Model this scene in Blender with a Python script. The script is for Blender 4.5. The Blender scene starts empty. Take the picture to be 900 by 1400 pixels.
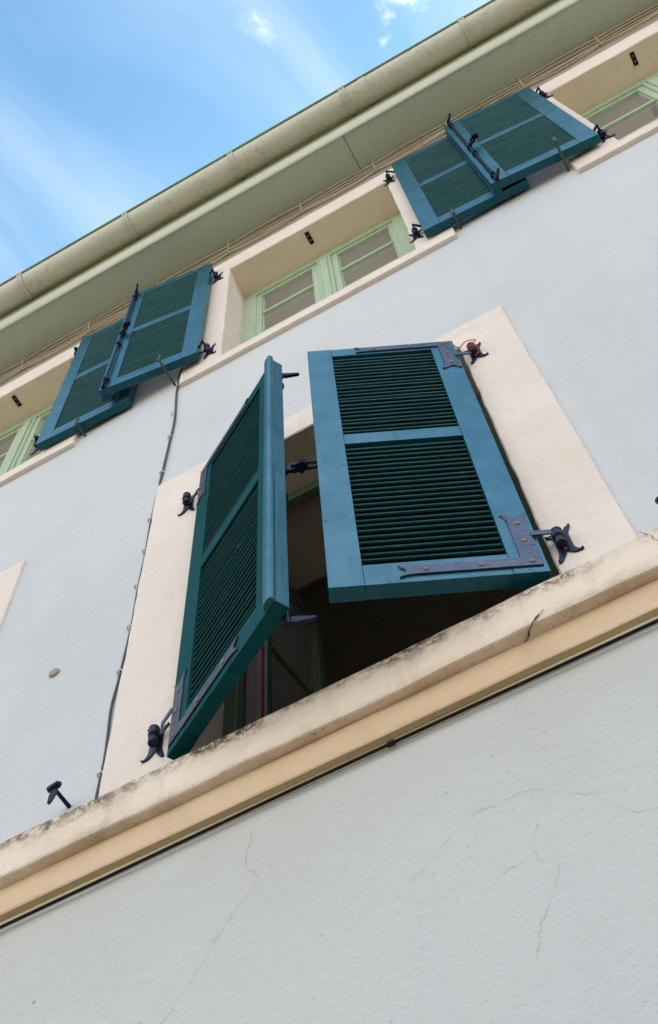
import bpy, bmesh, math, random
from mathutils import Vector, Matrix, noise
random.seed(7)
C = bpy.context.scene.collection
D = 1.5                                   # camera stands 1.5 m from the facade
def P(x, Y, z):                           # survey units -> metres; wall plane is y = 0, street towards -y
    return Vector((D*x, D*(Y-1), 1.6+D*z))
R = math.radians

# ------------------------------------------------------------------ materials
class NT:
    def __init__(s, name):
        s.m = bpy.data.materials.new(name); s.m.use_nodes = True
        s.t = s.m.node_tree; s.t.nodes.clear()
        s.out = s.n('ShaderNodeOutputMaterial'); s.b = s.n('ShaderNodeBsdfPrincipled')
        s.t.links.new(s.b.outputs[0], s.out.inputs[0])
        s.co = s.n('ShaderNodeTexCoord').outputs['Object']
    def n(s, k, **kw):
        nd = s.t.nodes.new(k)
        for a, v in kw.items(): setattr(nd, a, v)
        return nd
    def l(s, a, b): s.t.links.new(a, b)
    def mp(s, scale, co=None, loc=(0,0,0), rot=(0,0,0)):
        m = s.n('ShaderNodeMapping'); s.l(co or s.co, m.inputs[0])
        m.inputs['Scale'].default_value = scale; m.inputs['Location'].default_value = loc; m.inputs['Rotation'].default_value = rot
        return m.outputs[0]
    def noise(s, sc, det=4, rough=.55, co=None, dist=0):
        m = s.n('ShaderNodeTexNoise'); s.l(co or s.co, m.inputs['Vector'])
        m.inputs['Scale'].default_value = sc; m.inputs['Detail'].default_value = det
        m.inputs['Roughness'].default_value = rough; m.inputs['Distortion'].default_value = dist
        return m.outputs['Fac']
    def ramp(s, f, pts):
        m = s.n('ShaderNodeMapRange'); s.l(f, m.inputs[0])
        a, b, c, d = pts
        m.inputs[1].default_value = a; m.inputs[2].default_value = b; m.inputs[3].default_value = c; m.inputs[4].default_value = d
        return m.outputs[0]
    def math(s, op, a, b=0):
        m = s.n('ShaderNodeMath', operation=op)
        for i, v in enumerate((a, b)):
            if isinstance(v, (int, float)): m.inputs[i].default_value = v
            else: s.l(v, m.inputs[i])
        return m.outputs[0]
    def mix(s, f, a, b):
        m = s.n('ShaderNodeMix', data_type='RGBA')
        if isinstance(f, (int, float)): m.inputs[0].default_value = f
        else: s.l(f, m.inputs[0])
        for i, v in ((6, a), (7, b)):
            if isinstance(v, tuple): m.inputs[i].default_value = (*v, 1)
            else: s.l(v, m.inputs[i])
        return m.outputs[2]
    def bump(s, h, st, dist=.01, nrm=None):
        m = s.n('ShaderNodeBump'); m.inputs['Strength'].default_value = st; m.inputs['Distance'].default_value = dist
        s.l(h, m.inputs['Height'])
        if nrm: s.l(nrm, m.inputs['Normal'])
        return m.outputs[0]
    def xyz(s, co=None):
        m = s.n('ShaderNodeSeparateXYZ'); s.l(co or s.co, m.inputs[0]); return m.outputs
    def fin(s, col, rough=.8, nrm=None, spec=.5, metal=0, coat=0):
        if isinstance(col, tuple): s.b.inputs['Base Color'].default_value = (*col, 1)
        else: s.l(col, s.b.inputs['Base Color'])
        if isinstance(rough, (int, float)): s.b.inputs['Roughness'].default_value = rough
        else: s.l(rough, s.b.inputs['Roughness'])
        s.b.inputs['Specular IOR Level'].default_value = spec; s.b.inputs['Metallic'].default_value = metal
        s.b.inputs['Coat Weight'].default_value = coat; s.b.inputs['Coat Roughness'].default_value = .22; s.b.inputs['Coat IOR'].default_value = 1.6
        if nrm: s.l(nrm, s.b.inputs['Normal'])
        return s.m

M = {}
def mat_wall():
    t = NT('pale_blue_render')
    base = t.mix(t.ramp(t.noise(1.1, 3), (.35,.68,0,1)), (.60,.62,.645), (.65,.665,.685))
    base = t.mix(t.ramp(t.noise(4.5, 5, .65), (.55,.8,0,.35)), base, (.56,.58,.58))
    z = t.xyz()[2]
    # lower storey is slightly greyer with pitting, darker up towards the ledge
    low = t.ramp(z, (3.66,3.70,1,0))
    base = t.mix(t.math('MULTIPLY', low, .75), base, (.57,.585,.575))
    band = t.math('MULTIPLY', t.ramp(z, (3.15,3.68,0,1)), low)
    base = t.mix(t.math('MULTIPLY', band, t.ramp(t.noise(3,5,.6), (.3,.7,.1,.6))), base, (.50,.49,.41))
    pit = t.noise(1, 3, .6, t.mp((55,55,190)))
    pitm = t.math('MULTIPLY', t.ramp(pit, (.645,.71,0,.9)), t.ramp(t.noise(2.2, 3), (.38,.62,.1,1)))
    pitm = t.math('MULTIPLY', pitm, t.ramp(z, (3.66,3.70,1.0,.2)))
    base = t.mix(pitm, base, (.28,.28,.27))
    dots = t.n('ShaderNodeTexVoronoi'); t.l(t.co, dots.inputs['Vector']); dots.inputs['Scale'].default_value = 5.5
    base = t.mix(t.ramp(dots.outputs['Distance'], (.012,.03,.8,0)), base, (.2,.19,.18))
    h = t.math('ADD', t.noise(160, 3, .6), t.math('MULTIPLY', t.noise(38, 4, .6), 1.6))
    h = t.math('ADD', h, t.math('MULTIPLY', t.noise(7, 3), 2.5))
    h = t.math('SUBTRACT', h, t.math('MULTIPLY', pitm, 1.2))
    streak = t.noise(1, 4, .6, t.mp((3.2,3.2,.5)))
    base = t.mix(t.ramp(streak, (.5,.8,0,.28)), base, (.47,.49,.52))
    blot = t.ramp(t.noise(1.6, 5, .62, t.mp((1,1,1), None, (4,2,7))), (.55,.70,0,.30))
    base = t.mix(blot, base, (.53,.56,.62))
    return t.fin(base, .85, t.bump(h, .40, .006), .25)
def mat_stone(name, c1, c2, stain=False, ochre=False):
    t = NT(name)
    base = t.mix(t.ramp(t.noise(2.3, 5, .6), (.3,.7,0,1)), c1, c2)
    base = t.mix(t.ramp(t.noise(9, 5, .7), (.56,.8,0,.5)), base, tuple(v*.78 for v in c1))
    if stain:
        z = t.xyz()[2]
        wob = t.math('ADD', z, t.math('MULTIPLY', t.math('SUBTRACT', t.noise(9, 5, .75), .5), .10))
        top = t.ramp(wob, (3.872,3.905,0,1))
        patch = t.ramp(t.noise(3.6, 4, .6), (.42,.54,.10,1))
        fine = t.ramp(t.noise(42, 6, .8), (.42,.52,.0,1))
        base = t.mix(t.math('MULTIPLY', t.ramp(wob, (3.82,3.93,0,.5)), patch), base, (.50,.40,.25))
        base = t.mix(t.math('MULTIPLY', t.math('MULTIPLY', top, patch), fine), base, (.07,.065,.05))
        bot = t.math('MULTIPLY', t.ramp(wob, (3.83,3.785,0,.8)), t.ramp(t.noise(4.3, 5, .7), (.38,.62,.1,1)))
        base = t.mix(bot, base, (.44,.35,.23))
        sp = t.math('MULTIPLY', t.ramp(t.noise(80, 4, .7), (.6,.7,0,.7)), t.ramp(z, (3.80,3.785,0,1)))
        base = t.mix(sp, base, (.22,.18,.13))
    if stain:
        dr = t.math('MULTIPLY', t.ramp(t.noise(1, 5, .7, t.mp((14,14,1.2))), (.52,.72,0,.5)), t.ramp(z, (3.79,3.90,.3,1)))
        base = t.mix(dr, base, (.40,.33,.23))
    else:
        base = t.mix(t.ramp(t.noise(1, 5, .7, t.mp((7,7,1.1))), (.56,.76,0,.30)), base, tuple(v*.72 for v in c1))
        base = t.mix(t.ramp(t.noise(34, 6, .8), (.64,.70,0,.45)), base, tuple(v*.5 for v in c1))
    if ochre:
        st = t.noise(1, 4, .6, t.mp((1.2,30,30)))
        base = t.mix(t.ramp(st, (.35,.7,0,.35)), base, tuple(v*.82 for v in c1))
    h = t.math('ADD', t.noise(120, 3, .6), t.math('MULTIPLY', t.noise(22, 5, .6), 2.0))
    h = t.math('ADD', h, t.math('MULTIPLY', t.noise(5, 3), 3))
    return t.fin(base, .8, t.bump(h, .4, .006), .25)
def mat_paint(name, c, rough=.33, spec=.6, grain=True, coat=.0, dirt=(.02,.03,.03), dirtf=.25):
    t = NT(name)
    g = t.noise(1, 5, .6, t.mp((90,90,4)))
    g2 = t.noise(1, 5, .6, t.mp((5,90,90)))
    base = t.mix(t.ramp(t.noise(6, 5, .65), (.4,.75,0,dirtf)), c, tuple(v*1.3+.003 for v in c))
    base = t.mix(t.ramp(t.noise(75, 4, .7), (.66,.74,0,.5)), base, dirt)
    base = t.mix(t.ramp(g, (.35,.68,0,.35)), base, tuple(v*.62 for v in c))
    base = t.mix(t.ramp(t.noise(46, 6, .8), (.625,.65,0,.7)), base, tuple(min(.6, v*.5+.10) for v in c))
    base = t.mix(t.ramp(t.noise(28, 6, .75, None, .6), (.575,.64,0,.5)), base, tuple(v*.4 for v in c))
    base = t.mix(t.ramp(t.noise(3.2, 5, .7), (.48,.68,0,.35)), base, tuple(v*.9+.02 for v in c))
    h = t.math('ADD', t.noise(130, 3), g if grain else t.noise(40, 3))
    h = t.math('ADD', h, t.math('MULTIPLY', g2, .5))
    r = t.ramp(t.noise(14, 4, .6), (.3,.7,rough-.05,rough+.12))
    return t.fin(base, r, t.bump(h, .42, .002), spec, 0, coat)
M['wall'] = mat_wall()
M['stone'] = mat_stone('peach_limewash', (.77,.66,.585), (.85,.76,.70))
M['tan'] = mat_stone('tan_limewash', (.82,.67,.53), (.87,.74,.61))  # peach copy with the warm bounce light on reveal soffits painted in
M['ledge'] = mat_stone('weathered_peach_stone', (.80,.65,.52), (.87,.76,.66), stain=True)
M['ochre'] = mat_stone('ochre_paint', (.68,.49,.31), (.74,.56,.38), ochre=True)
M['cream'] = mat_stone('cream_paint', (.70,.62,.42), (.74,.66,.48))
M['teal'] = mat_paint('teal_gloss_paint', (.003,.068,.102), .25, .5, dirtf=.15)
M['teal_matt'] = mat_paint('weathered_matt_teal_paint', (.003,.060,.068), .4, .4, dirtf=.15)  # darker, duller teal copy; the left leaf's shade put into its colour
M['slat_matt'] = mat_paint('weathered_matt_slat_paint', (.003,.040,.040), .45, .3, grain=False, dirtf=.15)  # slat copy for the left leaf, shade put into the colour likewise
M['slat'] = mat_paint('teal_slat_paint', (.003,.046,.050), .34, .4, grain=False, dirtf=.15)
M['mint'] = mat_paint('mint_green_paint', (.45,.57,.40), .45, .45, dirt=(.25,.22,.1))
M['dgreen'] = mat_paint('casement_green_paint', (.13,.19,.12), .5, .4)
M['iron'] = mat_paint('blue_black_iron', (.012,.013,.038), .34, .65, grain=False, dirt=(.09,.05,.03))
M['strap'] = mat_paint('blue_grey_iron_strap', (.022,.026,.056), .36, .6, grain=False, dirt=(.1,.07,.05))
M['black'] = mat_paint('black_rubber', (.008,.008,.01), .6, .2, grain=False)
M['greycable'] = mat_paint('grey_cable', (.06,.068,.085), .5, .4, grain=False)
M['beige'] = mat_paint('beige_cable', (.52,.44,.33), .6, .3, grain=False, dirt=(.2,.16,.1))
M['white'] = mat_paint('white_plastic', (.75,.75,.72), .5, .4, grain=False)
M['screw'] = mat_paint('screw_steel', (.20,.17,.15), .4, .5, grain=False)
M['red'] = mat_paint('orange_wire', (.55,.12,.05), .45, .4, grain=False)
M['hold'] = mat_paint('green_black_iron', (.03,.065,.05), .45, .5, grain=False)
def satin(m, k, tint, rough):
    t = m.node_tree; b = next(n for n in t.nodes if n.type == 'BSDF_PRINCIPLED'); o = next(n for n in t.nodes if n.type == 'OUTPUT_MATERIAL')
    b.inputs['Specular IOR Level'].default_value = 0
    g = t.nodes.new('ShaderNodeBsdfGlossy'); g.inputs['Color'].default_value = (*tint, 1); g.inputs['Roughness'].default_value = rough
    if b.inputs['Normal'].links: t.links.new(b.inputs['Normal'].links[0].from_socket, g.inputs['Normal'])
    mx = t.nodes.new('ShaderNodeMixShader')
    lw = t.nodes.new('ShaderNodeLayerWeight'); lw.inputs[0].default_value = .5
    mr = t.nodes.new('ShaderNodeMapRange'); t.links.new(lw.outputs['Facing'], mr.inputs[0])
    for i_, v_ in enumerate((.18, .50, k*.12, k)): mr.inputs[i_+1].default_value = v_
    tcn = t.nodes.new('ShaderNodeTexCoord'); ns = t.nodes.new('ShaderNodeTexNoise'); ns.inputs['Scale'].default_value = 62; ns.inputs['Detail'].default_value = 5; ns.inputs['Roughness'].default_value = .75
    t.links.new(tcn.outputs['Object'], ns.inputs['Vector'])
    n2 = t.nodes.new('ShaderNodeTexNoise'); n2.inputs['Scale'].default_value = 7; n2.inputs['Detail'].default_value = 5; t.links.new(tcn.outputs['Object'], n2.inputs['Vector'])
    def mrr(f, a, b, c, d):
        q = t.nodes.new('ShaderNodeMapRange'); t.links.new(f, q.inputs[0])
        for i_, v_ in enumerate((a, b, c, d)): q.inputs[i_+1].default_value = v_
        return q.outputs[0]
    def mul(a, b):
        q = t.nodes.new('ShaderNodeMath'); q.operation = 'MULTIPLY'; t.links.new(a, q.inputs[0]); t.links.new(b, q.inputs[1]); return q.outputs[0]
    t.links.new(mul(mul(mr.outputs[0], mrr(ns.outputs['Fac'], .60, .65, 1, .25)), mrr(n2.outputs['Fac'], .35, .68, 1.08, .78)), mx.inputs[0])
    t.links.new(b.outputs[0], mx.inputs[1]); t.links.new(g.outputs[0], mx.inputs[2]); t.links.new(mx.outputs[0], o.inputs[0])
satin(M['teal'], .27, (.56,.86,1), .24); satin(M['teal_matt'], .05, (.6,.9,1), .35); satin(M['slat_matt'], .03, (.6,.9,1), .35); satin(M['slat'], .10, (.6,.9,.95), .3); satin(M['strap'], .20, (.85,.88,1), .28); satin(M['iron'], .08, (.85,.88,1), .28)
def mat_soffit(name, c, dirt):
    t = NT(name)
    base = t.mix(t.ramp(t.noise(1, 5, .6, t.mp((1.2,6,6))), (.35,.75,0,.6)), c, tuple(v*.82 for v in c))
    base = t.mix(t.math('MULTIPLY', t.ramp(t.noise(26, 5, .75), (.55,.72,0,.65)), t.ramp(t.noise(2.6,3), (.4,.65,.1,1))), base, dirt)
    h = t.math('ADD', t.noise(90, 3), t.math('MULTIPLY', t.noise(11, 4), 2))
    return t.fin(base, .6, t.bump(h, .2, .003), .35)
M['soffit'] = mat_soffit('sage_soffit_paint', (.46,.53,.43), (.27,.26,.17))
M['mould'] = mat_soffit('pale_sage_moulding_paint', (.60,.64,.53), (.32,.30,.16))
M['fascia'] = mat_soffit('sage_fascia_paint', (.44,.44,.28), (.2,.18,.1))
def mat_gutter():
    t = NT('weathered_sage_zinc')
    base = t.mix(t.ramp(t.noise(1, 5, .65, t.mp((1.5,9,9))), (.3,.7,0,1)), (.64,.63,.54), (.55,.58,.49))
    base = t.mix(t.math('MULTIPLY', t.ramp(t.noise(30, 6, .8), (.50,.66,0,.65)), t.ramp(t.noise(3.4,4), (.40,.60,.1,1))), base, (.30,.24,.15))
    base = t.mix(t.ramp(t.noise(7, 5, .7, None, 1), (.56,.72,0,.5)), base, (.58,.52,.46))
    base = t.mix(t.ramp(t.noise(1, 4, .6, t.mp((22,1.5,1.5))), (.58,.75,0,.5)), base, (.33,.33,.22))
    return t.fin(base, .5, t.bump(t.math('ADD', t.noise(60,3), t.math('MULTIPLY', t.noise(9,3), 3)), .25, .003), .4)
M['gutter'] = mat_gutter()
M['lip'] = mat_soffit('green_gutter_lip', (.20,.27,.13), (.1,.12,.05))
M['frieze'] = mat_soffit('grey_beige_frieze_paint', (.38,.33,.26), (.2,.17,.12))  # tone of the shaded wall under the eaves, also the wall cap's colour
M['tile'] = mat_stone('clay_tile', (.36,.17,.10), (.44,.24,.15))
M['crack'] = mat_paint('hairline_crack', (.40,.41,.41), .9, .1, grain=False)
M['crackdark'] = mat_paint('deep_crack', (.10,.08,.06), .9, .1, grain=False)
M['plaster'] = mat_stone('room_plaster', (.66,.55,.47), (.72,.62,.54))
M['ceilup'] = mat_stone('room_pale_plaster', (.62,.56,.48), (.68,.62,.54))
M['paving'] = mat_stone('street_paving', (.22,.18,.13), (.28,.23,.165))
def mat_glass():
    t = NT('window_glass')
    t.t.nodes.remove(t.b)
    f = t.n('ShaderNodeFresnel'); f.inputs[0].default_value = 1.6
    tr = t.n('ShaderNodeBsdfTransparent'); tr.inputs[0].default_value = (.82,.86,.84,1)
    gl = t.n('ShaderNodeBsdfGlossy'); gl.inputs['Roughness'].default_value = .02; gl.inputs[0].default_value=(.95,.95,.95,1)
    df = t.n('ShaderNodeBsdfDiffuse'); df.inputs[0].default_value = (.58,.56,.52,1)
    m0 = t.n('ShaderNodeMixShader'); m0.inputs[0].default_value = .36
    t.l(tr.outputs[0], m0.inputs[1]); t.l(df.outputs[0], m0.inputs[2])
    m = t.n('ShaderNodeMixShader')
    t.l(f.outputs[0], m.inputs[0]); t.l(m0.outputs[0], m.inputs[1]); t.l(gl.outputs[0], m.inputs[2])
    t.l(m.outputs[0], t.out.inputs[0]); return t.m
M['glass'] = mat_glass()
def mat_curtain():
    t = NT('striped_curtain')
    x = t.xyz()[0]
    cr = t.n('ShaderNodeValToRGB'); t.l(t.ramp(x, (0,.115,0,1)), cr.inputs[0])
    cr.color_ramp.interpolation = 'CONSTANT'
    e = cr.color_ramp.elements
    cols = [(0,(.30,.22,.27)),(.30,(.17,.12,.16)),(.38,(.34,.27,.32)),(.52,(.30,.05,.04)),(.64,(.36,.30,.34)),(.80,(.05,.09,.07))]
    e[0].position, e[0].color = cols[0][0], (*cols[0][1],1)
    e[1].position, e[1].color = cols[1][0], (*cols[1][1],1)
    for p, c in cols[2:]:
        q = e.new(p); q.color = (*c,1)
    return t.fin(cr.outputs[0], .9, None, .2)
M['curtain'] = mat_curtain()

# ------------------------------------------------------------------ mesh helper
class MB:
    def __init__(s): s.v = []; s.f = []; s.mi = []; s.sm = []
    def add(s, vs, fs, mi=0, smooth=False):
        o = len(s.v); s.v += [Vector(v) for v in vs]
        for f in fs: s.f.append([o+i for i in f]); s.mi.append(mi); s.sm.append(smooth)
        return s
    def box(s, a, b, mi=0):
        (x0,y0,z0),(x1,y1,z1) = a, b
        return s.add([(x0,y0,z0),(x1,y0,z0),(x1,y1,z0),(x0,y1,z0),(x0,y0,z1),(x1,y0,z1),(x1,y1,z1),(x0,y1,z1)],
                     [(0,3,2,1),(4,5,6,7),(0,1,5,4),(1,2,6,5),(2,3,7,6),(3,0,4,7)], mi)
    def prism(s, pts, off, mi=0, smooth=False):           # closed outline (3D points), extruded by vector off
        n = len(pts); off = Vector(off)
        vs = [Vector(p) for p in pts] + [Vector(p)+off for p in pts]
        return s.add(vs, [tuple(range(n))[::-1], tuple(range(n, 2*n))] + [(i,(i+1)%n,n+(i+1)%n,n+i) for i in range(n)], mi, smooth)
    def tube(s, pts, r, n=10, mi=0):
        pts = [Vector(p) for p in pts]; k = len(pts); rs = r if isinstance(r, (list, tuple)) else [r]*k
        up = Vector((0,0,1)); vs = []
        t0 = (pts[1]-pts[0]).normalized()
        if abs(t0.dot(up)) > .9: up = Vector((1,0,0))
        a = t0.cross(up).normalized()
        for i, p in enumerate(pts):
            t = (pts[min(i+1,k-1)]-pts[max(i-1,0)]).normalized()
            a = (a - t*a.dot(t)).normalized(); b = t.cross(a)
            for j in range(n):
                w = 2*math.pi*j/n; vs.append(p + (a*math.cos(w)+b*math.sin(w))*rs[i])
        fs = [(i*n+j, i*n+(j+1)%n, (i+1)*n+(j+1)%n, (i+1)*n+j) for i in range(k-1) for j in range(n)]
        s.add(vs, fs, mi, True)
        return s.add(vs[:n], [tuple(range(n))[::-1]], mi).add(vs[-n:], [tuple(range(n))], mi)
    def extrude_x(s, prof, xs, mi=0, jit=0, smooth=False, seed=0):   # open profile of (y,z) metres swept along xs
        n = len(prof); vs = []
        for x in xs:
            for k, (y, z) in enumerate(prof):
                d = noise.noise_vector(Vector((x*7, y*30, z*30+seed)))*jit + noise.noise_vector(Vector((x*1.1, y*20+5, z*5+seed)))*jit*1.3
                vs.append((x, y+d.y, z+d.z))
        fs = [(i*n+k, (i+1)*n+k, (i+1)*n+k+1, i*n+k+1) for i in range(len(xs)-1) for k in range(n-1)]
        return s.add(vs, fs, mi, smooth)
    def build(s, name, mats, parent=None, origin=(0,0,0), local=False, bevel=0, recalc=True, seg=1):
        o_ = Vector(origin)
        me = bpy.data.meshes.new(name)
        me.from_pydata([tuple(v-o_) for v in s.v], [], s.f)
        for m in (mats if isinstance(mats, (list, tuple)) else [mats]): me.materials.append(m)
        for p, mi, sm in zip(me.polygons, s.mi, s.sm): p.material_index = mi; p.use_smooth = sm
        if recalc:
            bm = bmesh.new(); bm.from_mesh(me); bmesh.ops.recalc_face_normals(bm, faces=bm.faces); bm.to_mesh(me); bm.free()
        ob = bpy.data.objects.new(name, me); C.objects.link(ob)
        if parent is not None:
            ob.parent = parent
            ob.location = o_ if local else o_
        else: ob.location = o_
        if bevel:
            b = ob.modifiers.new('bevel', 'BEVEL'); b.width = bevel; b.segments = seg; b.limit_method = 'ANGLE'; b.angle_limit = R(40)
        return ob
def tag(o, label=None, cat=None, group=None, kind=None):
    if label: o['label'] = label
    if cat: o['category'] = cat
    if group: o['group'] = group
    if kind: o['kind'] = kind
    return o
def empty(name, loc=(0,0,0), rz=0):
    o = bpy.data.objects.new(name, None); C.objects.link(o); o.location = loc; o.rotation_euler = (0,0,rz)
    o.empty_display_size = .1
    return o
def frange(a, b, st):
    n = max(1, round((b-a)/st)); return [a+(b-a)*i/n for i in range(n+1)]
def smooth_path(pts, n=6):
    pts = [Vector(p) for p in pts]; out = []
    q = [pts[0]*2-pts[1]] + pts + [pts[-1]*2-pts[-2]]
    for i in range(1, len(q)-2):
        for k in range(n):
            t = k/n
            out.append(.5*((2*q[i]) + (q[i+1]-q[i-1])*t + (2*q[i-1]-5*q[i]+4*q[i+1]-q[i+2])*t*t + (3*q[i]-q[i-1]-3*q[i+1]+q[i+2])*t**3))
    out.append(pts[-1]); return out

# ------------------------------------------------------------------ house
house = empty('house', (0,0,0))
tag(house, 'pale blue rendered house with peach window surrounds, stone ledge and deep sage eaves', 'house')
XL, XR = -8.0, 6.0
# windows: (opening x0,x1,z0,z1, surround outer x0,x1,z0,z1, front Y, frame Y)
OFF = 1.326
def upper(dx, dz): return dict(o=(-.735+dx, -.060+dx, 3.566+dz, 4.582+dz), s=(-.880+dx, .063+dx, 3.507+dz, 4.740+dz), Yf=.985, Yb=1.109, low=False)
WIN = [upper(0,0), upper(-OFF,-.004), upper(OFF,-.020),
       dict(o=(-.735,-.061,1.545,2.678), s=(-.892,.068,1.46,2.800), Yf=.9925, Yb=1.126, low=True),
       dict(o=(-2.100,-1.423,1.545,2.660), s=(-2.257,-1.291,1.46,2.780), Yf=.9925, Yb=1.126, low=True)]
def facade():
    mb = MB()
    ops = []
    for w in WIN:
        x0,x1,z0,z1 = w['o']; e = .008
        ops.append((D*(x0-e), D*(x1+e), 1.6+D*(z0-e), 1.6+D*(z1+e)))
    xs = sorted({XL, XR, *[o[0] for o in ops], *[o[1] for o in ops]})
    zs = sorted({0.0, 1.6+D*5.15, *[o[2] for o in ops], *[o[3] for o in ops]})
    T = .56
    for i in range(len(xs)-1):
        for j in range(len(zs)-1):
            cx, cz = (xs[i]+xs[i+1])/2, (zs[j]+zs[j+1])/2
            if any(o[0]<cx<o[1] and o[2]<cz<o[3] for o in ops): continue
            a,b,c,d = xs[i],xs[i+1],zs[j],zs[j+1]
            mb.add([(a,0,c),(b,0,c),(b,0,d),(a,0,d)], [(0,1,2,3)])
            mb.add([(a,T,c),(b,T,c),(b,T,d),(a,T,d)], [(3,2,1,0)])
    for a,b,c,d in ops:
        mb.add([(a,0,c),(b,0,c),(b,0,d),(a,0,d),(a,T,c),(b,T,c),(b,T,d),(a,T,d)], [(0,4,5,1),(1,5,6,2),(2,6,7,3),(3,7,4,0)], 1)
    # hairline cracks as part of the same skin (x, z in survey units)
    def crack(pts, w, mi, y=-.0012):
        pts = [Vector((D*p[0], y, 1.6+D*p[1])) for p in pts]
        fine = []
        for i in range(len(pts)-1):
            n = max(2, int((pts[i+1]-pts[i]).length/.012))
            for k in range(n):
                q = pts[i].lerp(pts[i+1], k/n); d = noise.noise_vector(q*22)*.010 + noise.noise_vector(q*70)*.007; d.y = 0
                fine.append(q+d)
        fine.append(pts[-1])
        vs = []
        for i, q in enumerate(fine):
            t = (fine[min(i+1,len(fine)-1)]-fine[max(i-1,0)]).normalized(); nn = Vector((-t.z,0,t.x))
            ww = w*(.12+1.1*abs(noise.noise(q*25)))*(1 if 0<i<len(fine)-1 else .1)
            vs += [q-nn*ww, q+nn*ww]
        mb.add(vs, [(2*i,2*i+1,2*i+3,2*i+2) for i in range(len(fine)-1)], mi)
    crack([(-.60,1.345),(-.61,1.29),(-.59,1.24),(-.63,1.20),(-.70,1.10),(-.78,1.01)], .0007, 2)
    crack([(-.20,1.13),(-.22,1.09),(-.19,1.05),(-.23,.98),(-.25,.93)], .0006, 2)
    crack([(-.90,2.86),(-1.02,2.74),(-1.10,2.66),(-1.25,2.60)], .0009, 2)
    crack([(-.03,1.02),(-.02,.98),(-.05,.93),(-.05,.88)], .0006, 2)
    crack([(.12,3.42),(.18,3.40),(.20,3.35),(.27,3.33),(.31,3.28),(.40,3.26)], .0007, 2)
    crack([(.42,3.02),(.47,3.0),(.52,2.93)], .0005, 2)
    crack([(-.38,1.12),(-.33,1.16),(-.27,1.19),(-.20,1.185),(-.13,1.13),(-.09,1.08),(-.03,1.06)], .0006, 2)
    crack([(-.22,1.09),(-.24,1.075),(-.28,1.07)], .0005, 2); crack([(-.61,1.29),(-.575,1.27),(-.56,1.23)], .0005, 2); crack([(.20,3.35),(.17,3.31),(.18,3.27)], .0005, 2)
    return mb.build('facade_wall', [M['wall'], M['plaster'], M['crack']], house, recalc=False)
facade()
def shell():
    mb = MB(); z1 = 1.6+D*5.15
    mb.box((XL,.0,0),(XL+.3,9,z1)); mb.box((XR-.3,.0,0),(XR,9,z1)); mb.box((XL,8.7,0),(XR,9,z1))
    mb.build('side_and_rear_wall', M['wall'], house, origin=(0,.562,0)).location = (0,.562,0)
    mb = MB(); mb.box((XL+.31,.563,1.6+D*2.92),(XR-.31,9.1,1.6+D*3.02)); mb.build('upper_floor', M['plaster'], house)
    mb = MB(); mb.box((XL+.31,.563,1.6+D*1.15),(XR-.31,9.1,1.6+D*1.25)); mb.build('lower_floor', M['plaster'], house)
    mb = MB(); mb.box((XL+.31,.563,1.6+D*4.86),(XR-.31,9.1,1.6+D*4.9)); mb.build('upper_ceiling', M['ceilup'], house)
    for x in (-2.45, .75):
        mb = MB(); mb.box((x,.565,1.6+D*1.255),(x+.12,9.0,1.6+D*2.915)); mb.build('partition_wall', M['plaster'], house)
    # inner lintel and reveals of the big window (rough plaster, meets the frame)
shell()

def surround(w, seed):
    mb = MB()
    ox0,ox1,oz0,oz1 = w['s']; ix0,ix1,iz0,iz1 = w['o']; n = 34
    def loop(x0,x1,z0,z1):
        c = [(x0,z0),(x1,z0),(x1,z1),(x0,z1)]; out = []
        for k in range(4):
            a, b = c[k], c[(k+1)%4]
            for i in range(n): out.append((a[0]+(b[0]-a[0])*i/n, a[1]+(b[1]-a[1])*i/n))
        return out
    O, I = loop(ox0,ox1,oz0,oz1), loop(ix0,ix1,iz0,iz1)
    N = len(O)
    def vv(p, Y, j, s=0, tap=0):
        v = P(p[0], Y, p[1]); d = noise.noise_vector(v*9+Vector((seed,0,0)))*j*1.3 + noise.noise_vector(v*40+Vector((0,seed,0)))*j*.9
        return v + Vector((d.x, d.y*.4, d.z))
    rings = []
    Yf, Yb = w['Yf'], w['Yb']
    Yw = 1.003
    rings.append([vv(p, Yw, .003) for p in O])
    rings.append([vv(p, Yf+.002, .003) for p in O])
    def lerp(a, b, t): return (a[0]+(b[0]-a[0])*t, a[1]+(b[1]-a[1])*t)
    rings.append([vv(lerp(a,b,.02), Yf, .003) for a, b in zip(O, I)])
    for t in (.25,.5,.75): rings.append([vv(lerp(a,b,t), Yf, .002) for a, b in zip(O, I)])
    rings.append([vv(lerp(a,b,.975), Yf, .003) for a, b in zip(O, I)])
    rings.append([vv(p, Yf+.003, .003) for p in I])
    ce = ((ix0+ix1)/2)
    for t in (.2,.4,.6,.8,1.0):
        Y = Yf+.003+(Yb+.012-Yf)*t; jj = .0035*(1-t)+.0006
        rings.append([vv((p[0]+(.008*t if p[0]>ce else -.010*t), p[1]), Y, jj) for p in I])
    vs = [v for r in rings for v in r]
    fs = [(r*N+i, r*N+(i+1)%N, (r+1)*N+(i+1)%N, (r+1)*N+i) for r in range(len(rings)-1) for i in range(N)]
    mb.add(vs, fs, 0, False)
    for q, f in enumerate(fs):
        rr, ii = divmod(q, N)
        if rr >= 7 and 2*n <= ii < 3*n: mb.mi[q] = 1
    ob = mb.build('window_surround', [M['stone'], M['tan']], house, origin=P((ox0+ox1)/2, 1, oz0))
    return ob
surrounds = [surround(w, i*3.7) for i, w in enumerate(WIN)]

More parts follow.
